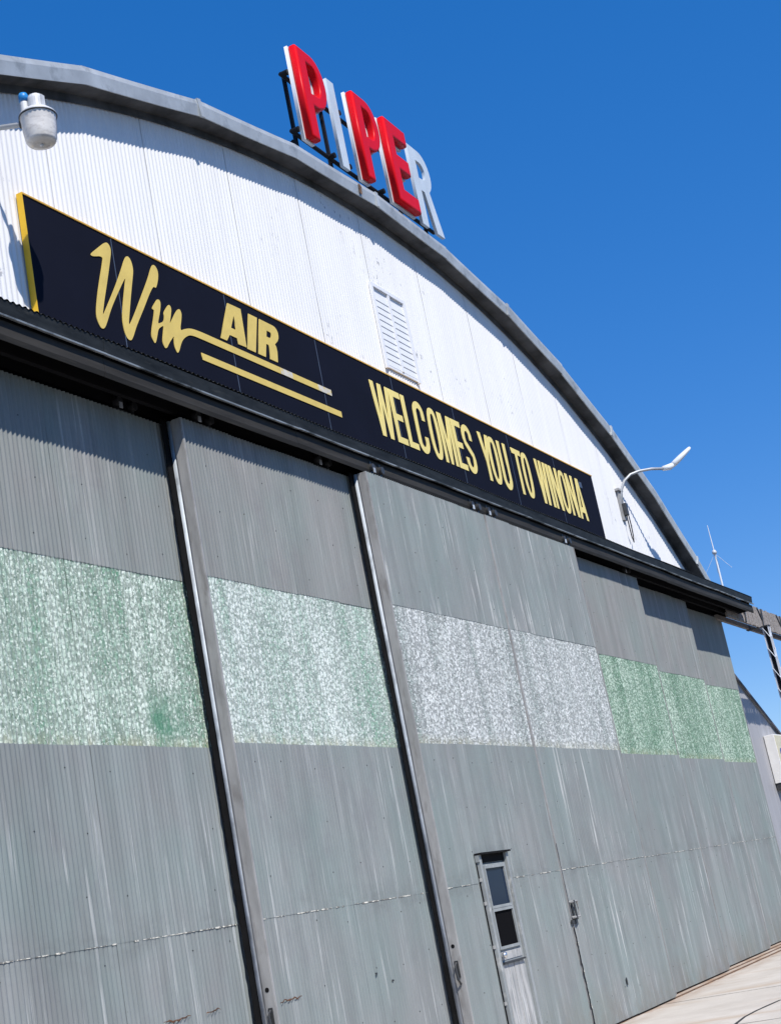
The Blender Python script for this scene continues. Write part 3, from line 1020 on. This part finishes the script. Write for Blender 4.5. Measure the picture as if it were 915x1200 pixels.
# condensed capitals ---------------------------------------------------
TZ0, TZ1 = 7.255, 7.965
def path_outline(c, wd):
    """thick open path -> one closed outline"""
    n = len(c)
    Lp, Rp = [], []
    for i in range(n):
        a = Vector(c[max(i-1, 0)]); b = Vector(c[min(i+1, n-1)])
        d = (b-a).normalized()
        nrm = Vector((-d.y, d.x))
        ww = wd[i] if isinstance(wd, list) else wd
        p = Vector(c[i])
        Lp.append(tuple(p+nrm*ww/2)); Rp.append(tuple(p-nrm*ww/2))
    return Lp+Rp[::-1]
def glyph(ch, x0, x1, z0, z1, t=.098, th=.085):
    W_, H = x1-x0, z1-z0
    if ch == 'W':
        b1, b2, m = .29*W_, .71*W_, .5*W_
        o = [(0, H), (t*.95, H), (b1+.005, .30*H), (m-t*.46, H), (m+t*.46, H), (b2-.005, .30*H), (W_-t*.95, H), (W_, H), (b2+t*.5, 0), (b2-t*.5, 0), (m, .62*H), (b1+t*.5, 0), (b1-t*.5, 0)]
        L_ = [o]
    elif ch == 'M':
        m = .5*W_
        L_ = [[(0, 0), (0, H), (t*1.25, H), (m, .42*H), (W_-t*1.25, H), (W_, H), (W_, 0), (W_-t*.92, 0), (W_-t*.92, .66*H), (m+t*.38, 0), (m-t*.38, 0), (t*.92, .66*H), (t*.92, 0)]]
    elif ch == 'N':
        L_ = [[(0, 0), (0, H), (t*1.0, H), (W_-t*.92, .38*H), (W_-t*.92, H), (W_, H), (W_, 0), (W_-t*1.0, 0), (t*.92, .62*H), (t*.92, 0)]]
    elif ch == 'A':
        m = .5*W_
        L_ = [[(0, 0), (m-t*.55, H), (m+t*.55, H), (W_, 0), (W_-t*.98, 0), (W_-t*1.22, .17*H), (t*1.22, .17*H), (t*.98, 0)],
              [(m, .78*H), (t*1.42, .30*H), (W_-t*1.42, .30*H)]]
    elif ch == 'E':
        L_ = [[(0, 0), (0, H), (W_, H), (W_, H-th), (t, H-th), (t, .5*H+th*.5), (W_*.92, .5*H+th*.5), (W_*.92, .5*H-th*.5), (t, .5*H-th*.5), (t, th), (W_, th), (W_, 0)]]
    elif ch == 'L':
        L_ = [[(0, 0), (0, H), (t, H), (t, th), (W_, th), (W_, 0)]]
    elif ch == 'I':
        L_ = [[(0, 0), (0, H), (t, H), (t, 0)]]
    elif ch == 'T':
        m = .5*W_
        L_ = [[(0, H), (W_, H), (W_, H-th), (m+t*.5, H-th), (m+t*.5, 0), (m-t*.5, 0), (m-t*.5, H-th), (0, H-th)]]
    elif ch == 'Y':
        m = .5*W_
        L_ = [[(0, H), (t*1.0, H), (m, .58*H), (W_-t*1.0, H), (W_, H), (m+t*.5, .40*H), (m+t*.5, 0), (m-t*.5, 0), (m-t*.5, .40*H)]]
    elif ch == 'O':
        def so(rx, rz, n=28):
            out = []
            for i in range(n):
                a = 2*math.pi*i/n
                c, s = math.cos(a), math.sin(a)
                out.append((W_/2+rx*math.copysign(abs(c)**.72, c), H/2+rz*math.copysign(abs(s)**.85, s)))
            return out
        L_ = [so(W_/2, H/2+.008), so(W_/2-t*.93, H/2-th*.85)]
    elif ch == 'U':
        r = W_/2-t/2
        c = [(t/2, H), (t/2, H*.6), (t/2, r+.02)] + arc(W_/2, r+.02+th*.1, r, r+.01-th*.0, 190, 350, 8) + [(W_-t/2, r+.02), (W_-t/2, H*.6), (W_-t/2, H)]
        L_ = [path_outline(c, t*.95)]
    elif ch == 'C':
        r = W_/2-t/2
        c = [(W_-t*.5, H*.66)] + [(W_-t*.5, H-r-.06)] + arc(W_/2, H-r-.05, r, r+.01, 15, 165, 8) + [(t/2, H*.6), (t/2, H*.4)] + arc(W_/2, r+.05, r, r+.01, 195, 345, 8) + [(W_-t*.5, r+.06), (W_-t*.5, H*.34)]
        L_ = [path_outline(c, t*.95)]
    elif ch == 'S':
        r = W_/2-t/2
        c = [(W_-t*.5, H*.70), (W_-t*.5, H-r-.06)] + arc(W_/2, H-r-.05, r, r+.01, 15, 165, 8) + [(t/2, H*.70), (t/2+.02, H*.61), (W_/2, H*.50), (W_-t/2-.02, H*.39), (W_-t/2, H*.30)] + arc(W_/2, r+.05, r, r+.01, -15, -165, 8) + [(t/2, r+.06), (t/2, H*.30)]
        L_ = [path_outline(c, t*.95)]
    return [[(x0+x, z0+z) for x, z in lp] for lp in L_]
TEXT = [('W', 15.74, 16.235), ('E', 16.245, 16.535), ('L', 16.57, 16.845), ('C', 16.87, 17.195), ('O', 17.285, 17.600), ('M', 17.635, 18.035), ('E', 18.06, 18.345), ('S', 18.365, 18.69),
        ('Y', 18.95, 19.30), ('O', 19.24, 19.565), ('U', 19.62, 19.935), ('T', 20.155, 20.50), ('O', 20.49, 20.80),
        ('W', 21.07, 21.49), ('I', 21.525, 21.62), ('N', 21.66, 21.985), ('O', 22.015, 22.335), ('N', 22.37, 22.69), ('A', 22.72, 23.09)]
for ch, xa, xb in TEXT:
    plate('block_letter', glyph(ch, xa, xb, TZ0, TZ1), 'pale_gold')
mb = MB()
mb.box(23.0, 23.12, YS-.012, YS-.0005, 7.83, 7.93)
put('scuffed_patch', mb, 'joint', sign)

# ------------------------------------------------------------------ rooftop letters
rs = thing('rooftop_letter_sign', 'red and faded white block letters on a black frame above the arch', 'sign')
LZ0, LZ1 = 10.915, 12.20
def pglyph(ch, x0, wd, t=.27, g_=0.0):
    H = LZ1-LZ0
    a, b = -g_, H+g_
    if ch == 'P':
        rz, t = .385, .215
        o = [(-g_, a), (t+g_, a), (t+g_, H-2*rz-.02-g_), (wd-.30, H-2*rz-.02-g_)] + arc(wd-.30, H-rz, .30+g_, rz+g_, -80, 90, 12) + [(-g_, b)]
        hl = [(t+g_, H-2*rz+.165+g_)] + arc(wd-.30, H-rz, .135-g_, rz-.175-g_, -90, 90, 8) + [(t+g_, H-.165-g_)]
        L_ = [o, hl]
    elif ch == 'I':
        L_ = [[(-g_, a), (wd+g_, a), (wd+g_, b), (-g_, b)]]
    elif ch == 'E':
        th, t = .235, .225
        m0, m1 = H/2-th/2+.02, H/2+th/2+.02
        L_ = [[(-g_, a), (wd+g_, a), (wd+g_, th+g_), (t+g_, th+g_), (t+g_, m0-g_), (wd*.86+g_, m0-g_), (wd*.86+g_, m1+g_), (t+g_, m1+g_), (t+g_, H-th-g_), (wd*.97+g_, H-th-g_), (wd*.97+g_, b), (-g_, b)]]
    elif ch == 'R':
        t = .21
        rz = .33
        o = [(-g_, a), (t+g_, a), (t+g_, H-2*rz-.02-g_), (t+.10, H-2*rz-.02-g_), (wd-.22, a), (wd+.02, a), (wd-.20, H-2*rz+.02)] + arc(wd-.35, H-rz, .30+g_, rz+g_, -60, 90, 10) + [(-g_, b)]
        hl = [(t+g_, H-2*rz+.18+g_)] + arc(wd-.36, H-rz, .13-g_, rz-.19-g_, -90, 90, 8) + [(t+g_, H-.19-g_)]
        L_ = [o, hl]
    return [[(x0+x, LZ0+z) for x, z in lp] for lp in L_]
LET = [('P', 14.98, .65, True), ('I', 15.935, .19, False), ('P', 16.435, .645, True), ('E', 17.33, .67, True), ('R', 18.25, .70, False)]
for ch, x0, wd, red in LET:
    if red:
        can = link('letter', curve_mesh('letter', pglyph(ch, x0, wd, g_=.014), .045, 'can'), rs, (0, .478, 0))
        can['label'] = 'red faced block letter with white sides'
        face = link('letter_face', curve_mesh('letter_face', pglyph(ch, x0, wd), .115, 'red', .030, 3), can, (0, 0, 0))
        face.location = (0, -.077, 0)
        face.data.polygons.foreach_set('use_smooth', [True]*len(face.data.polygons))
    else:
        can = link('letter', curve_mesh('letter', pglyph(ch, x0, wd), .045, 'faded_letter'), rs, (0, .478, 0))
        can['label'] = 'faded pale letter without a red face'
        # raised return round the empty can
for zz in (11.06, 11.86):
    put('frame_bar', MB().tube([(14.93, .60, zz), (18.95, .60, zz)], .028, 10), 'black_pipe', rs)
    for xx in (14.96, 15.86, 16.28, 17.22, 18.12):
        put('frame_clamp', MB().tube([(xx, .60, zz), (xx, .505, zz)], .038, 10), 'black_pipe', rs)
for xx, dx in ((15.12, -.05), (16.0, .0), (17.05, -.0), (18.0, .0), (18.8, .05)):
    zr = arch(xx, RO)-.06
    mb = MB()
    mb.bar((xx, .655, zr), (xx, .655, 11.98), .045, .04)
    put('frame_post', mb, 'black_pipe', rs)
    mb = MB()
    mb.bar((xx+.02, .69, 11.05), (xx+.02, 1.5, arch(xx, RO)-.05), .035, .035)
    put('frame_brace', mb, 'black_pipe', rs)

# ------------------------------------------------------------------ barn lamp on the left
lp = thing('barn_lamp', 'round yard lamp with cloudy plastic lens and blue photocell on bracket beside the navy sign', 'lamp')
LC = (9.06, .0, 8.46)
mb = MB().lathe([(.150, 0), (.150, -.012), (.143, -.03), (.136, -.13), (.124, -.225), (.112, -.248), (.06, -.258), (.012, -.260)], LC, 48)
for i_, (x_, y_, z_) in enumerate(mb.v):     # moulded flutes
    k_ = i_ % 48
    f_ = 1 + (.022 if k_ % 2 else -.012)*(1 if 2*48 <= i_ < 6*48 else 0)
    mb.v[i_] = (LC[0]+(x_-LC[0])*f_, LC[1]+(y_-LC[1])*f_, z_)
put('lens', mb, 'lens', lp, True)
put('lens_nub', MB().lathe([(.016, -.258), (.018, -.268), (.010, -.278), (.001, -.279)], LC, 14), 'lamp_metal', lp, True)
put('lens_ring', MB().lathe([(.152, -.014), (.158, -.012), (.158, -.004), (.150, -.003)], LC, 32), 'steel', lp, True)
mb = MB().lathe([(.154, -.008), (.156, .004), (.148, .016), (.115, .045), (.075, .06), (.070, .062), (.001, .062)], LC, 32)
put('hood', mb, 'lamp_metal', lp, True)
mb = MB().lathe([(.066, .058), (.066, .16), (.060, .185), (.045, .195), (.001, .196)], LC, 20)
mb.box(LC[0]-.02, LC[0]+.02, LC[1]-.078, LC[1]-.060, LC[2]+.07, LC[2]+.17)
put('ballast_case', mb, 'lamp_metal', lp)
PCX, PCY = LC[0]-.045, LC[1]+.085
mb = MB().lathe([(.034, .0), (.034, .10), (.030, .115), (.001, .115)], (PCX, PCY, LC[2]+.04), 16)
put('photocell_socket', mb, 'lamp_metal', lp)
mb = MB().lathe([(.040, .0), (.041, .05), (.034, .072), (.001, .075)], (PCX, PCY, LC[2]+.156), 18)
put('photocell', mb, 'blue', lp, True)
mb = MB().tube([(LC[0], LC[1]+.12, LC[2]+.0), (LC[0], LC[1]+.22, LC[2]+.015), (LC[0], .40, LC[2]+.07), (LC[0], .60, LC[2]+.13), (LC[0], YW-.012, LC[2]+.14)], .022, 12)
put('bracket_arm', mb, 'arm', lp, True)
mb = MB().box(LC[0]-.05, LC[0]+.05, YW-.030, YW-.0085, LC[2]+.05, LC[2]+.23)
put('wall_plate', mb, 'arm', lp)
mb = MB().lathe([(.035, -.03), (.04, -.03), (.04, .03), (.001, .03)], (LC[0], LC[1]+.15, LC[2]+.0), 12)
put('arm_clamp', mb, 'steel', lp)

# ------------------------------------------------------------------ street-light style lamp on the right
rl_ = thing('area_light', 'white flat headed area light on curved conduit arm near the right end of the gable', 'lamp')
arm = [(25.30, .655, 7.80), (25.34, .61, 8.17), (25.41, .53, 8.35), (25.50, .42, 8.45), (25.62, .28, 8.495), (25.78, .10, 8.51), (25.97, -.115, 8.485)]
put('arm', MB().tube(arm, .026, 12), 'arm', rl_, True)
mb = MB()
mb.tube([(25.93, -.07, 8.49), (26.02, -.17, 8.505), (26.07, -.235, 8.54)], [.045, .058, .045], 12)
put('swivel', mb, 'lamp_white', rl_, True)
# flat paddle head
A = Vector((26.06, -.225, 8.53)); B = Vector((26.33, -.54, 8.82))
d = (B-A).normalized()
sd = d.cross(Vector((0, 0, 1))).normalized()
nm = sd.cross(d).normalized()
mb = MB()
prof = [(0, .035, .030), (.08, .055, .034), (.2, .085, .036), (.45, .105, .034), (.75, .10, .028), (.92, .075, .022), (1.0, .03, .012)]
n = 16
vs, fs = [], []
for t, wd, th in prof:
    for k in range(n):
        a = 2*math.pi*k/n
        c, s = math.cos(a), math.sin(a)
        vs.append(A+(B-A)*t + sd*wd*1.15*math.copysign(abs(c)**.7, c) + nm*th*1.5*math.copysign(abs(s)**.7, s))
for i in range(len(prof)-1):
    for k in range(n): fs.append((i*n+k, i*n+(k+1) % n, (i+1)*n+(k+1) % n, (i+1)*n+k))
fs += [tuple(range(n))[::-1], tuple((len(prof)-1)*n+k for k in range(n))]
mb.add(vs, fs)
put('head', mb, 'lamp_white', rl_, True)
mb = MB().box(25.17, 25.42, .60, YW-.0085, 8.16, 8.20)
mb.box(25.22, 25.36, .63, YW-.0085, 7.62, 8.16)
put('wall_bracket', mb, 'galv', rl_)
mb = MB().box(25.24, 25.34, .56, .63, 7.70, 7.92)
put('junction_box', mb, 'steel', rl_, False, .006)
mb = MB()
cable = [(25.30, .60, 7.70), (25.29, .60, 7.50), (25.33, .61, 7.30), (25.38, .61, 7.22), (25.43, .61, 7.34), (25.42, .60, 7.55), (25.40, .60, 7.85)]
mb.tube(cable, .010, 8)
put('cable', mb, 'rubber', rl_, True)

# ------------------------------------------------------------------ antenna standing at the canopy end
an = thing('antenna', 'thin ground plane antenna on a pale mast above the right end of the canopy', 'antenna')
hub = Vector((30.64, .50, 7.70))
put('mast', MB().tube([(30.60, .50, 6.70), hub], .020, 10), 'lamp_white', an)
put('whip', MB().tube([hub, hub+Vector((-.02, 0, .58))], [.014, .007], 8), 'lamp_white', an)
put('hub', MB().lathe([(.02, -.045), (.045, -.04), (.05, .0), (.03, .04), (.001, .045)], hub, 12), 'lamp_metal', an, True)
for ang_, c_ in ((200, 'steel'), (285, 'lamp_metal'), (20, 'lamp_metal'), (110, 'lamp_metal')):
    e = hub + Vector((math.cos(R_(ang_))*.27, math.sin(R_(ang_))*.27, -.40))
    put('radial', MB().tube([hub+Vector((0, 0, -.03)), e], .0035, 6), c_, an)

# ------------------------------------------------------------------ track outrigger and its lattice post
og = thing('track_outrigger', 'weathered timber door track outrigger reaching past the canopy on a white laced lattice post', 'track support')
for k, zz in enumerate((6.24, 6.54)):
    for yy in (.36, .58):
        mb = MB().box(29.75+.02*k, 38.0, yy-.03, yy+.03, zz-.05, zz+.05)
        put('rail', mb, 'wood', og)
x = 29.62
k = 0
while x < 37.9:
    wv = random.uniform(.12, .20)
    mb = MB()
    z0, z1 = 6.165+random.uniform(-.012, .012), 6.60+random.uniform(-.012, .02)
    mb.bar((x, .31+random.uniform(-.006, .006), z0), (x+random.uniform(-.02, .03), .31, z1), wv*.9, .024, Vector((0, -1, 0)))
    put('board', mb, 'wood', og)
    x += wv + random.uniform(.0, .02)
    k += 1
for xx in (30.95, 32.45, 34.2, 36.0):
    mb = MB()
    mb.bar((xx, .285, 6.17), (xx+.16, .285, 6.60), .045, .02, Vector((0, -1, 0)))
    mb.bar((xx+.02, .285, 6.36), (xx-.20, .285, 6.60), .035, .018, Vector((0, -1, 0)))
    put('strap', mb, 'steel', og)
PX = 32.25
for yy in (.155, .275):
    for xx in (PX, PX+.12):
        mb = MB().box(xx-.011, xx+.011, yy-.011, yy+.011, 0, 6.17)
        put('post_angle', mb, 'lattice_white', og)
mb = MB().box(PX+.035, PX+.085, .175, .255, 0, 6.165)
put('post_core', mb, 'black_pipe', og)
z = .2
s = 1
while z < 5.95:
    yc = .215
    mb = MB().bar((PX-.014, yc-.055*s, z), (PX-.014, yc+.055*s, z+.22), .006, .070, Vector((1, 0, 0)))
    put('lacing_bar', mb, 'lattice_white', og)
    mb = MB().bar((PX+.06-.05*s, .14, z), (PX+.06+.05*s, .14, z+.22), .055, .008, Vector((0, -1, 0)))
    put('lacing_bar', mb, 'lattice_white', og)
    z += .44
mb = MB().box(PX-.03, PX+.15, .13, .62, 6.172, 6.188)
put('cap_plate', mb, 'steel', og)

# loudspeaker on the post
SPX = PX+.12
sp = thing('horn_speaker', 'small grey horn fixing on the lattice post at the right edge', 'speaker')
mb = MB()
mb.tube([(SPX+.02, .215, 5.02), (SPX+.14, .17, 5.0), (SPX+.24, .12, 4.97)], [.03, .05, .085], 14)
put('horn', mb, 'lamp_metal', sp, True)
mb = MB().box(SPX+.012, SPX+.13, .18, .26, 4.88, 4.96)
put('driver', mb, 'steel', sp)

# ------------------------------------------------------------------ lean-to building on the right
lt = thing('leanto_building', 'pale grey lean-to annex with sloping roof behind the right end of the doors', 'building')
YL = 1.5
def lz(x): return 5.427 - .4198*(x-33.787)
LXR = 40.0
mb = MB().prism([(29.72, .02), (LXR, .02), (LXR, lz(LXR)), (29.72, lz(29.72))], YL+.02, 26)
put('wall', mb, 'leanto', lt)
x = 29.72
while x < LXR-.1:
    x1 = min(x+.83, LXR-.02)
    mb = MB().prism([(x+.003, .03), (x1-.003, .03), (x1-.003, lz(x1)-.02), (x+.003, lz(x)-.02)], YL, YL+.018)
    put('siding_panel', mb, 'leanto', lt)
    x = x1
mb = MB().prism([(29.72, lz(29.72)), (LXR+.35, lz(LXR+.35)), (LXR+.35, lz(LXR+.35)+.03), (29.72, lz(29.72)+.03)], YL-.04, 26.2)
put('roof', mb, 'roof', lt)
mb = MB().prism([(29.72, lz(29.72)-.03), (LXR+.36, lz(LXR+.36)-.03), (LXR+.36, lz(LXR+.36)+.045), (29.72, lz(29.72)+.045)], YL-.062, YL-.042)
put('barge_board', mb, 'trim_dark', lt)

# cabinet hung on the lean-to wall
cb = thing('wall_cabinet', 'cream boxed unit with blue mark mounted on the grey annex wall at right edge', 'wall unit')
mb = MB().box(35.05, 36.12, 1.25, 1.485, 3.03, 4.13)
put('case', mb, 'cabinet_white', cb, False, .008)
mb = MB().box(35.08, 36.09, 1.235, 1.249, 3.09, 4.10)
put('front_panel', mb, 'cabinet', cb)
for zz in (3.29, 3.42, 3.55):
    put('grille_bar', MB().box(35.15, 36.0, 1.226, 1.234, zz, zz+.016), 'galv', cb)
mb = MB().prism([(35.22, 3.68), (35.30, 3.66), (35.40, 3.69), (35.42, 3.76), (35.37, 3.81), (35.28, 3.80), (35.22, 3.75)], 1.229, 1.234)
put('mark', mb, 'decal', cb)
mb = MB().box(35.07, 36.10, 1.26, 1.475, 2.88, 3.028)
put('base_tray', mb, 'steel', cb)
